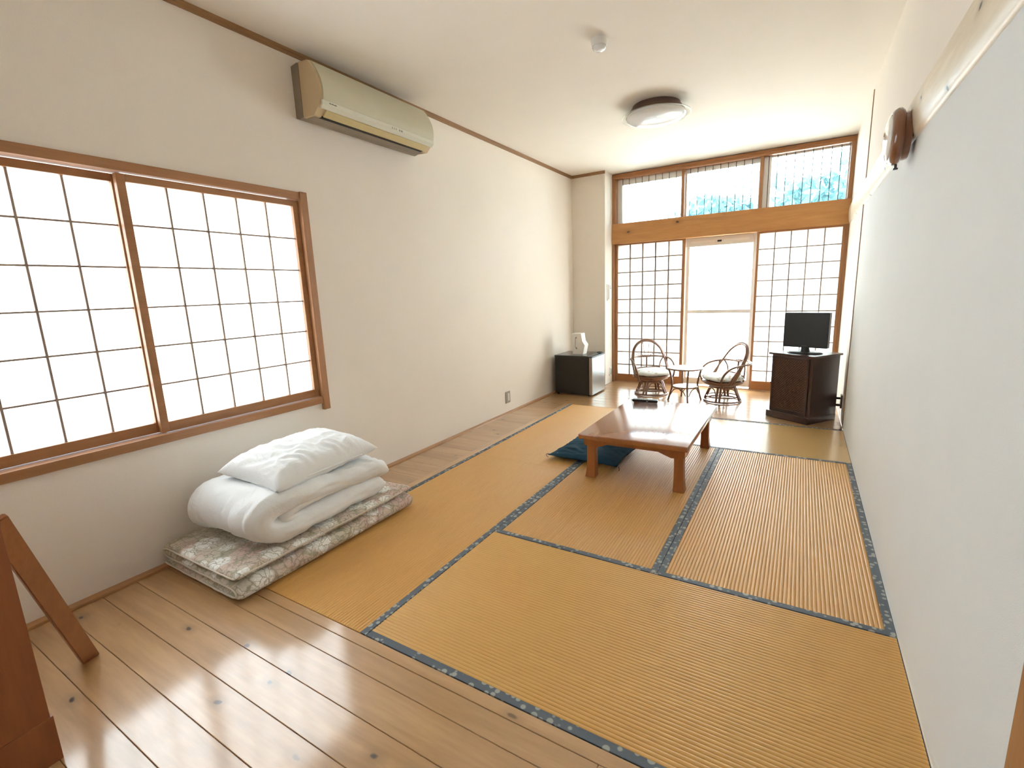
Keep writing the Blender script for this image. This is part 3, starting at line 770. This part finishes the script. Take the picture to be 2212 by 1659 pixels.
def seat_cushion(loc, rz, label, seed):
    r = empty('seat_cushion', loc, label, 'cushion', 'seat cushions on the rattan chairs', rz)
    bm = BM(); n = 40; rows = []
    for k, (rr, z) in enumerate([(0, .0), (.10, .0), (.165, .004), (.205, .018), (.216, .034), (.205, .050), (.165, .066), (.10, .076), (0, .080)]):
        if rr == 0: rows.append([bm.verts.new((0, 0, z))]); continue
        rows.append([bm.verts.new((rr * (1 + .05 * math.cos(4 * (a + .78)) + .02 * noise.noise((math.cos(a) * 3, math.sin(a) * 3, seed))) * math.cos(a), rr * (1 + .05 * math.cos(4 * (a + .78))) * math.sin(a), z + .008 * noise.noise((math.cos(a) * 3, math.sin(a) * 3, seed + rr * 9)) * (rr > .1))) for a in [2 * PI * q / n for q in range(n)]])
    for A, B in zip(rows, rows[1:]):
        for q in range(n):
            f = list(dict.fromkeys([A[q % len(A)], A[(q + 1) % len(A)], B[(q + 1) % len(B)], B[q % len(B)]]))
            bm.faces.new(f)
    obj('pad', bm, 'seatcloth', r, True, True)
    for s in (-1, 1):
        bm = BM(); tube(bm, catmull([(-.150, s * .150, .03), (-.185, s * .160, .02), (-.195, s * .175, -.02), (-.185, s * .165, -.05)], 5), .0035, 6); obj('tie', bm, 'seatcloth', r, True, True)
seat_cushion((.725, 4.745, .234), math.radians(-55), 'pale cushion with a floral print on the left rattan chair', 2)
seat_cushion((1.552, 4.640, .234), math.radians(-142), 'pale blue cushion on the right rattan chair by the window', 6)
# round rattan side table
rt = empty('rattan_side_table', (1.167, 4.515, 0), 'small round rattan table between the two rattan chairs', 'table', rotz=math.radians(22))
def rp(name, bm, mat='rattan'): return obj(name, bm, mat, rt, True, True)
bm = BM(); tube(bm, [(.190 * math.cos(a), .190 * math.sin(a), .372) for a in [2 * PI * k / 40 for k in range(40)]], .009, 8, True); rp('top_rim', bm)
bm = BM(); lathe(bm, [(0, .370), (.186, .370), (.186, .379), (0, .380)], (0, 0, 0), 40); o = rp('table_top', bm, 'plastic_white'); smooth_angle(o)
bm = BM(); tube(bm, [(.132 * math.cos(a), .132 * math.sin(a), .160) for a in [2 * PI * k / 36 for k in range(36)]], .008, 8, True); rp('shelf_rim', bm)
bm = BM(); lathe(bm, [(0, .160), (.128, .160), (.128, .167), (0, .167)], (0, 0, 0), 36); o = rp('shelf', bm, 'plastic_white'); smooth_angle(o)
for k in range(4):
    a = k * PI / 2; c, s = math.cos(a), math.sin(a)
    bm = BM(); tube(bm, catmull([(.200 * c, .200 * s, .372), (.172 * c, .172 * s, .345), (.148 * c, .148 * s, .25), (.140 * c, .140 * s, .165), (.160 * c, .160 * s, .08), (.182 * c, .182 * s, .0)], 6), .011, 8); rp('leg', bm)
    a2 = a + PI / 4; bm = BM()
    tube(bm, catmull([(.158 * math.cos(a + .1), .158 * math.sin(a + .1), .07), (.140 * math.cos(a + .35), .140 * math.sin(a + .35), .130), (.132 * math.cos(a2), .132 * math.sin(a2), .150), (.140 * math.cos(a + PI / 2 - .35), .140 * math.sin(a + PI / 2 - .35), .130), (.158 * math.cos(a + PI / 2 - .1), .158 * math.sin(a + PI / 2 - .1), .07)], 6), .006, 6); rp('arch', bm)

# ------------------------------------------------------------------ tv cabinet and tv
ang = math.atan2(-.574, .819)       # local X along the door from left to near corner
tc = empty('tv_cabinet', (2.322, 4.155, 0), 'dark cabinet with a woven cane door in the right corner', 'cabinet', rotz=ang)
hw, hd, ht = .205, .186, .632       # half width (door), half depth, height; door faces local -Y
bm = BM(); box(bm, -hw + .004, hw, -hd, hd, .045, ht - .018, .003); obj('body', bm, 'cab', tc, local=True)
bm = BM(); box(bm, -hw - .022, hw + .018, -hd - .022, hd + .010, ht - .018, ht, .003); obj('top', bm, 'cab', tc, local=True)
bm = BM(); box(bm, -hw - .018, hw + .002, -hd - .020, hd, .001, .062, .004); obj('plinth', bm, 'cab', tc, local=True)
bm = BM()
for a, b, c, d in ((-hw + .012, -hw + .030, .075, ht - .030), (hw - .052, hw - .030, .075, ht - .030), (-hw + .030, hw - .052, .075, .100), (-hw + .030, hw - .052, ht - .056, ht - .030)):
    box(bm, a, b, -hd - .012, -hd + .002, c, d, .002)
dr = obj('door', bm, 'cab', tc, local=True)
bm = BM(); box(bm, -hw + .028, hw - .050, -hd - .006, -hd, .098, ht - .054); obj('cane_panel', bm, 'cane', dr, local=True)
bm = BM(); lathe(bm, [(.0, 0), (.006, 0), (.004, .008), (.009, .014), (.0, .018)], (0, 0, 0), 12, mtx=Matrix.Translation((-hw + .021, -hd - .012, .34)) @ Matrix.Rotation(PI / 2, 4, 'X')); obj('knob', bm, 'cab', dr, True, True)
tv = empty('television', (2.310, 4.120, ht), 'small black flat television standing on the dark cabinet', 'television', rotz=math.radians(-21))
bm = BM(); box(bm, -.190, .190, -.016, .040, .052, .374, .006); obj('housing', bm, 'black', tv, local=True)
bm = BM(); box(bm, -.13, .13, .036, .062, .10, .33, .012); obj('rear_cover', bm, 'black', tv, local=True)
bm = BM(); box(bm, -.177, .177, -.0172, -.0155, .082, .361); obj('screen', bm, 'screen', tv, local=True)
bm = BM()
for k in range(7): box(bm, -.020 + k * .0058, -.0158 + k * .0058, -.0180, -.0160, .0630, .0690)
obj('brand_print', bm, 'silver', tv, local=True)
bm = BM(); lathe(bm, [(.045, 0), (.040, .012), (.034, .04), (.040, .062)], (0, .008, .006), 20); obj('neck', bm, 'black', tv, True, True)
bm = BM(); lathe(bm, [(.0, 0), (.150, 0), (.152, .004), (.140, .010), (.04, .014), (0, .014)], (0, 0, 0), 40, mtx=Matrix.Diagonal((1, .62, 1, 1))); obj('stand_base', bm, 'black', tv, True, True)
# wall socket with plugs beside the cabinet
so = empty('wall_socket', (XR, 4.20, .18), 'dark wall socket with two plugs behind the tv cabinet', 'socket')
bm = BM(); box(bm, XR - .014, XR, 4.165, 4.235, .115, .240, .004); obj('plate', bm, 'brownplate', so)
for z in (.205, .140):
    bm = BM(); box(bm, XR - .050, XR - .013, 4.188, 4.212, z - .010, z + .010, .004); obj('plug', bm, 'black', so)
pc = empty('power_cord', (2.60, 4.2, .14), 'thin grey power cord from the socket behind the cabinet', 'cord')
bm = BM(); tube(bm, catmull([(XR - .050, 4.200, .205), (XR - .085, 4.205, .215), (XR - .10, 4.22, .30), (2.545, 4.27, .34), (2.50, 4.32, .36)], 8), .003, 6); obj('upper_lead', bm, 'black', pc, True)
bm = BM(); tube(bm, catmull([(XR - .050, 4.200, .140), (2.565, 4.21, .138), (2.545, 4.205, .085), (2.55, 4.26, .06), (2.52, 4.32, .03)], 8), .003, 6); obj('lower_lead', bm, 'black', pc, True)

# ------------------------------------------------------------------ wall and ceiling fixtures
ac = empty('air_conditioner', (XL, 1.46, 2.37), 'yellowed cream air conditioner high on the left wall', 'air conditioner')
ay0, ay1 = .955, 1.962
W = lambda pts: [(XL + a, b) for a, b in pts]
bm = BM(); prism(bm, W([(0, 2.378), (0, 2.664), (.055, 2.672), (.066, 2.668), (.062, 2.374), (.03, 2.368)]), ay0 - .004, ay1 + .002, 'Y'); obj('back_plate', bm, 'ac_back', ac)
side = [(.062, 2.373), (.064, 2.672), (.145, 2.668), (.190, 2.612), (.219, 2.548), (.227, 2.485), (.219, 2.436), (.216, 2.420), (.196, 2.404), (.158, 2.369)]
bm = BM(); prism(bm, W(side), ay0, ay1, 'Y'); obj('body', bm, 'ac_side', ac)
fp = catmull([(.110, 2.673, 0), (.152, 2.668, 0), (.198, 2.608, 0), (.228, 2.546, 0), (.236, 2.488, 0), (.229, 2.444, 0)], 6)
ol = [(p.x, p.y) for p in fp]
bm = BM(); prism(bm, W(ol + [(.219, 2.444), (.219, 2.548), (.190, 2.612), (.145, 2.668), (.110, 2.668)]), ay0 + .020, ay1 - .004, 'Y'); o = obj('front_panel', bm, 'ac', ac); smooth_angle(o, 30)
bm = BM(); prism(bm, W([(.229, 2.5445), (.2365, 2.4885), (.2375, 2.488), (.2300, 2.545)]), ay0 + .021, ay1 - .005, 'Y'); 
bm.free()
bm = BM(); prism(bm, W([(.231, 2.442), (.228, 2.418), (.208, 2.399), (.196, 2.404), (.216, 2.422), (.218, 2.442)]), ay0 + .012, ay1 - .001, 'Y'); bd = obj('lower_band', bm, 'ac_band', ac)
bm = BM(); prism(bm, W([(.206, 2.398), (.172, 2.367), (.165, 2.372), (.198, 2.402)]), ay0 + .055, ay1 - .055, 'Y'); obj('flap', bm, 'ac_flap', ac)
bm = BM(); prism(bm, W([(.168, 2.3675), (.140, 2.3672), (.140, 2.371), (.165, 2.374)]), ay0 + .050, ay1 - .060, 'Y'); obj('air_slot', bm, 'dark', ac)
bm = BM(); prism(bm, W([(.138, 2.3672), (.070, 2.3695), (.070, 2.374), (.138, 2.3715)]), ay0 + .020, ay1 - .02, 'Y'); obj('underside_grille', bm, 'ac_back', ac)
bm = BM()
for k in range(8):
    y = ay0 + .060 + k * .0066; box(bm, XL + .2288, XL + .2312, y, y + .0046, 2.429, 2.4355 - (k % 3) * .0015)
obj('brand_print', bm, 'print', bd)
for k, (dy, dw) in enumerate(((.40, .006), (.42, .004), (.436, .006), (.468, .010), (.486, .016))):
    bm = BM(); box(bm, XL + .2282, XL + .2306, ay0 + .17 + dy, ay0 + .17 + dy + dw, 2.4215, 2.432); obj('indicator_mark', bm, 'plate', bd)

cl = empty('ceiling_light', (1.128, 3.215, ZC), 'round white ceiling light with a clear rim', 'ceiling light')
LC = (1.128, 3.215, 0)
bm = BM(); lathe(bm, [(.19, ZC), (.19, ZC - .022), (.205, ZC - .026), (.205, ZC - .038), (.216, ZC - .042), (.216, ZC - .054), (.228, ZC - .058), (.230, ZC - .068), (0, ZC - .068)], LC, 56); o = obj('base', bm, 'lampbrown', cl); smooth_angle(o, 30)
bm = BM(); lathe(bm, [(.234, ZC - .068), (.262, ZC - .072), (.276, ZC - .078), (.277, ZC - .081), (.262, ZC - .080), (.240, ZC - .078)], LC, 64); o = obj('clear_rim', bm, 'flange', cl, True)
bm = BM(); lathe(bm, [(.234, ZC - .070), (.241, ZC - .080), (.232, ZC - .094), (.205, ZC - .110), (.155, ZC - .126), (.09, ZC - .136), (.04, ZC - .139), (0, ZC - .140)], LC, 64); sh = obj('shade', bm, 'milky', cl, True)
bm = BM()
for k in range(7):
    xx = 1.085 + k * .012
    box(bm, xx, xx + .009, 3.085 - .001 * k, 3.100 - .001 * k, ZC - .1295, ZC - .115)
obj('brand_print', bm, 'print_lamp', sh)
sd = empty('smoke_detector', (1.125, 1.925, ZC), 'small white smoke detector on the ceiling', 'smoke detector')
bm = BM(); lathe(bm, [(.046, ZC), (.048, ZC - .012), (.046, ZC - .034), (.042, ZC - .040), (0, ZC - .040)], (1.125, 1.925, 0), 32); o = obj('base', bm, 'plastic_white', sd); smooth_angle(o, 30)
bm = BM(); lathe(bm, [(.041, ZC - .039), (.042, ZC - .046), (.036, ZC - .058), (.020, ZC - .066), (0, ZC - .068)], (1.125, 1.925, 0), 32); obj('lens', bm, 'milky', sd, True)

# wall clock hanging on the log
ck = empty('wall_clock', (2.59, 1.80, 1.914), 'round brown wooden wall clock hanging on the pale log', 'clock')
CC = (2.622, 1.800, 1.914); tilt = Matrix.Rotation(math.radians(0), 4, 'X')
bm = BM(); lathe(bm, [(0, 0), (.098, 0), (.101, .014), (.098, .028), (0, .028)], CC, 48, 'X-'); o = obj('back_case', bm, 'clockwood', ck); smooth_angle(o, 40)
bm = BM(); lathe(bm, [(.096, .024), (.110, .027), (.120, .038), (.120, .050), (.113, .062), (.103, .070), (.096, .070), (.094, .045)], CC, 48, 'X-'); obj('rim', bm, 'clockwood', ck, True)
bm = BM(); lathe(bm, [(0, .042), (.098, .042), (.098, .046), (0, .046)], CC, 48, 'X-'); obj('dial', bm, 'dial', ck)
bm = BM(); lathe(bm, [(.098, .068), (.094, .076), (.07, .084), (.035, .089), (0, .090)], CC, 48, 'X-'); obj('glass', bm, 'clockglass', ck, True)
bm = BM(); box(bm, 2.580, 2.590, 1.795, 1.805, 1.780, 1.798); box(bm, 2.576, 2.594, 1.790, 1.810, 1.776, 1.782); obj('knob', bm, 'black', ck)

# outlets and the remote holder
ol1 = empty('wall_outlet', (XL, 3.235, .17), 'cream wall outlet low on the left wall near the fridge', 'outlet')
bm = BM(); box(bm, XL, XL + .008, 3.190, 3.280, .108, .236, .003); pl = obj('plate', bm, 'plate', ol1)
bm = BM(); box(bm, XL + .006, XL + .011, 3.228, 3.256, .130, .214, .002); obj('insert', bm, 'plate_in', pl)
ol2 = empty('wall_outlet', (XC, 5.235, .16), 'narrow white outlet low on the side of the wall column', 'outlet')
bm = BM(); box(bm, XC, XC + .008, 5.195, 5.275, .100, .218, .003); pl = obj('plate', bm, 'plastic_white', ol2)
bm = BM(); box(bm, XC + .006, XC + .011, 5.222, 5.248, .118, .200, .002); obj('insert', bm, 'plate', pl)
rh = empty('remote_holder', (XC, 5.17, 1.25), 'pale remote control in its holder on the side of the wall column', 'remote')
bm = BM(); prism(bm, [(XC, 1.135), (XC, 1.352), (XC + .010, 1.352), (XC + .012, 1.135)], 5.098, 5.236, 'Y'); obj('holder', bm, 'plastic_white', rh)
bm = BM(); prism(bm, [(XC + .010, 1.15), (XC + .010, 1.345), (XC + .022, 1.345), (XC + .030, 1.315), (XC + .022, 1.275), (XC + .026, 1.16)], 5.128, 5.205, 'Y'); bmesh.ops.bevel(bm, geom=list(bm.edges), offset=.003, segments=1, affect='EDGES'); obj('handset', bm, 'plastic_white', rh)
bm = BM(); box(bm, XC + .024, XC + .029, 5.145, 5.190, 1.292, 1.330); obj('display', bm, 'plate', rh)

# ------------------------------------------------------------------ wooden stand at the left edge
ps = empty('wooden_stand', (.47, -1.0, 0), 'reddish brown wooden panel stand with a slanted strut at left', 'stand')
dirv = Vector((.10, -1.0, 0)).normalized(); nrm = Vector((dirv.y, -dirv.x, 0))   # panel runs towards the camera
p0 = Vector((.479, -.791, 0))
def pbox(bm, s0, s1, n0, n1, z0, z1, bev=.002):
    b = BM(); box(b, s0, s1, n0, n1, z0, z1, bev)
    mt = Matrix(((dirv.x, nrm.x, 0, p0.x), (dirv.y, nrm.y, 0, p0.y), (0, 0, 1, 0), (0, 0, 0, 1)))
    bmesh.ops.transform(b, matrix=mt, verts=b.verts); me = bpy.data.meshes.new('t'); b.to_mesh(me); b.free(); bm.from_mesh(me); bpy.data.meshes.remove(me)
bm = BM(); pbox(bm, .006, .42, 0, .022, .1445, 1.35, .001); obj('panel', bm, 'panel', ps)
bm = BM(); pbox(bm, .0, .42, -.001, .024, .0, .144, .001); obj('base_rail', bm, 'panel', ps)
# slanted strut
s0 = Vector((.028, -.563, 0)); s1 = Vector((.430, -.778, .760)); ax = (s1 - s0).normalized()
wd = Vector((ax.y * .0 + .28, -1, 0)); wd = (wd - ax * wd.dot(ax)).normalized(); th = ax.cross(wd).normalized()
bm = BM()
vs = []
for q in (s0, s1):
    for a, b in ((0, 0), (.052, 0), (.052, .020), (0, .020)):
        vs.append(bm.verts.new(q + wd * a + th * b))
for v in vs[:4]:
    v.co -= ax * (v.co.z / ax.z) if abs(ax.z) > .1 else Vector((0, 0, 0))
for f in ((0, 1, 2, 3), (7, 6, 5, 4), (0, 4, 5, 1), (1, 5, 6, 2), (2, 6, 7, 3), (3, 7, 4, 0)): bm.faces.new([vs[i] for i in f])
bmesh.ops.bevel(bm, geom=list(bm.edges), offset=.003, segments=2, affect='EDGES'); obj('strut', bm, 'strut', ps)

# ------------------------------------------------------------------ outdoors
bm = BM(); box(bm, -40, 40, -30, 60, -.62, -.5); struct('ground', bm, 'ground')
def tree(x, y, h, rx, rz, n, label, seed):
    rn = random.Random(seed); root = empty('tree', (x, y, -.5), label, 'tree', 'trees beyond the far window')
    bm = BM(); tube(bm, catmull([(x, y, -.5), (x + .1, y, h * .35), (x - .05, y + .1, h * .7)], 6), .14, 8, r2=.06); obj('trunk', bm, 'bark', root, True)
    bm = BM(); cl = [(x + rn.uniform(-rx, rx), y + rn.uniform(-rx, rx) * .7, h - rn.uniform(.3, 1.0) * rz * 1.6, rn.uniform(.35, .75)) for _ in range(16)]
    for _ in range(n):
        cx, cy, cz, cr = rn.choice(cl)
        d = Vector((rn.gauss(0, 1), rn.gauss(0, 1), rn.gauss(0, 1))).normalized() * cr * rn.uniform(.55, 1)
        c = Vector((cx, cy, cz)) + d * Vector((1, 1, .8)).length / 1.7
        a = Vector((rn.uniform(-1, 1), rn.uniform(-1, 1), rn.uniform(-1, 1))).normalized(); b = a.cross(Vector((rn.uniform(-1, 1), rn.uniform(-1, 1), .3))).normalized()
        s = rn.uniform(.07, .14)
        bm.faces.new([bm.verts.new(c + a * s * 1.3), bm.verts.new(c + b * s * .6), bm.verts.new(c - a * s * 1.3), bm.verts.new(c - b * s * .6)])
    obj('foliage', bm, 'leaf', root, kind='stuff')
tree(2.9, 12.0, 3.75, 1.0, 1.0, 2400, 'leafy tree seen through the right transom pane', 5)
tree(.45, 14.0, 3.75, 1.1, 1.0, 2200, 'leafy tree seen through the middle transom pane', 9)
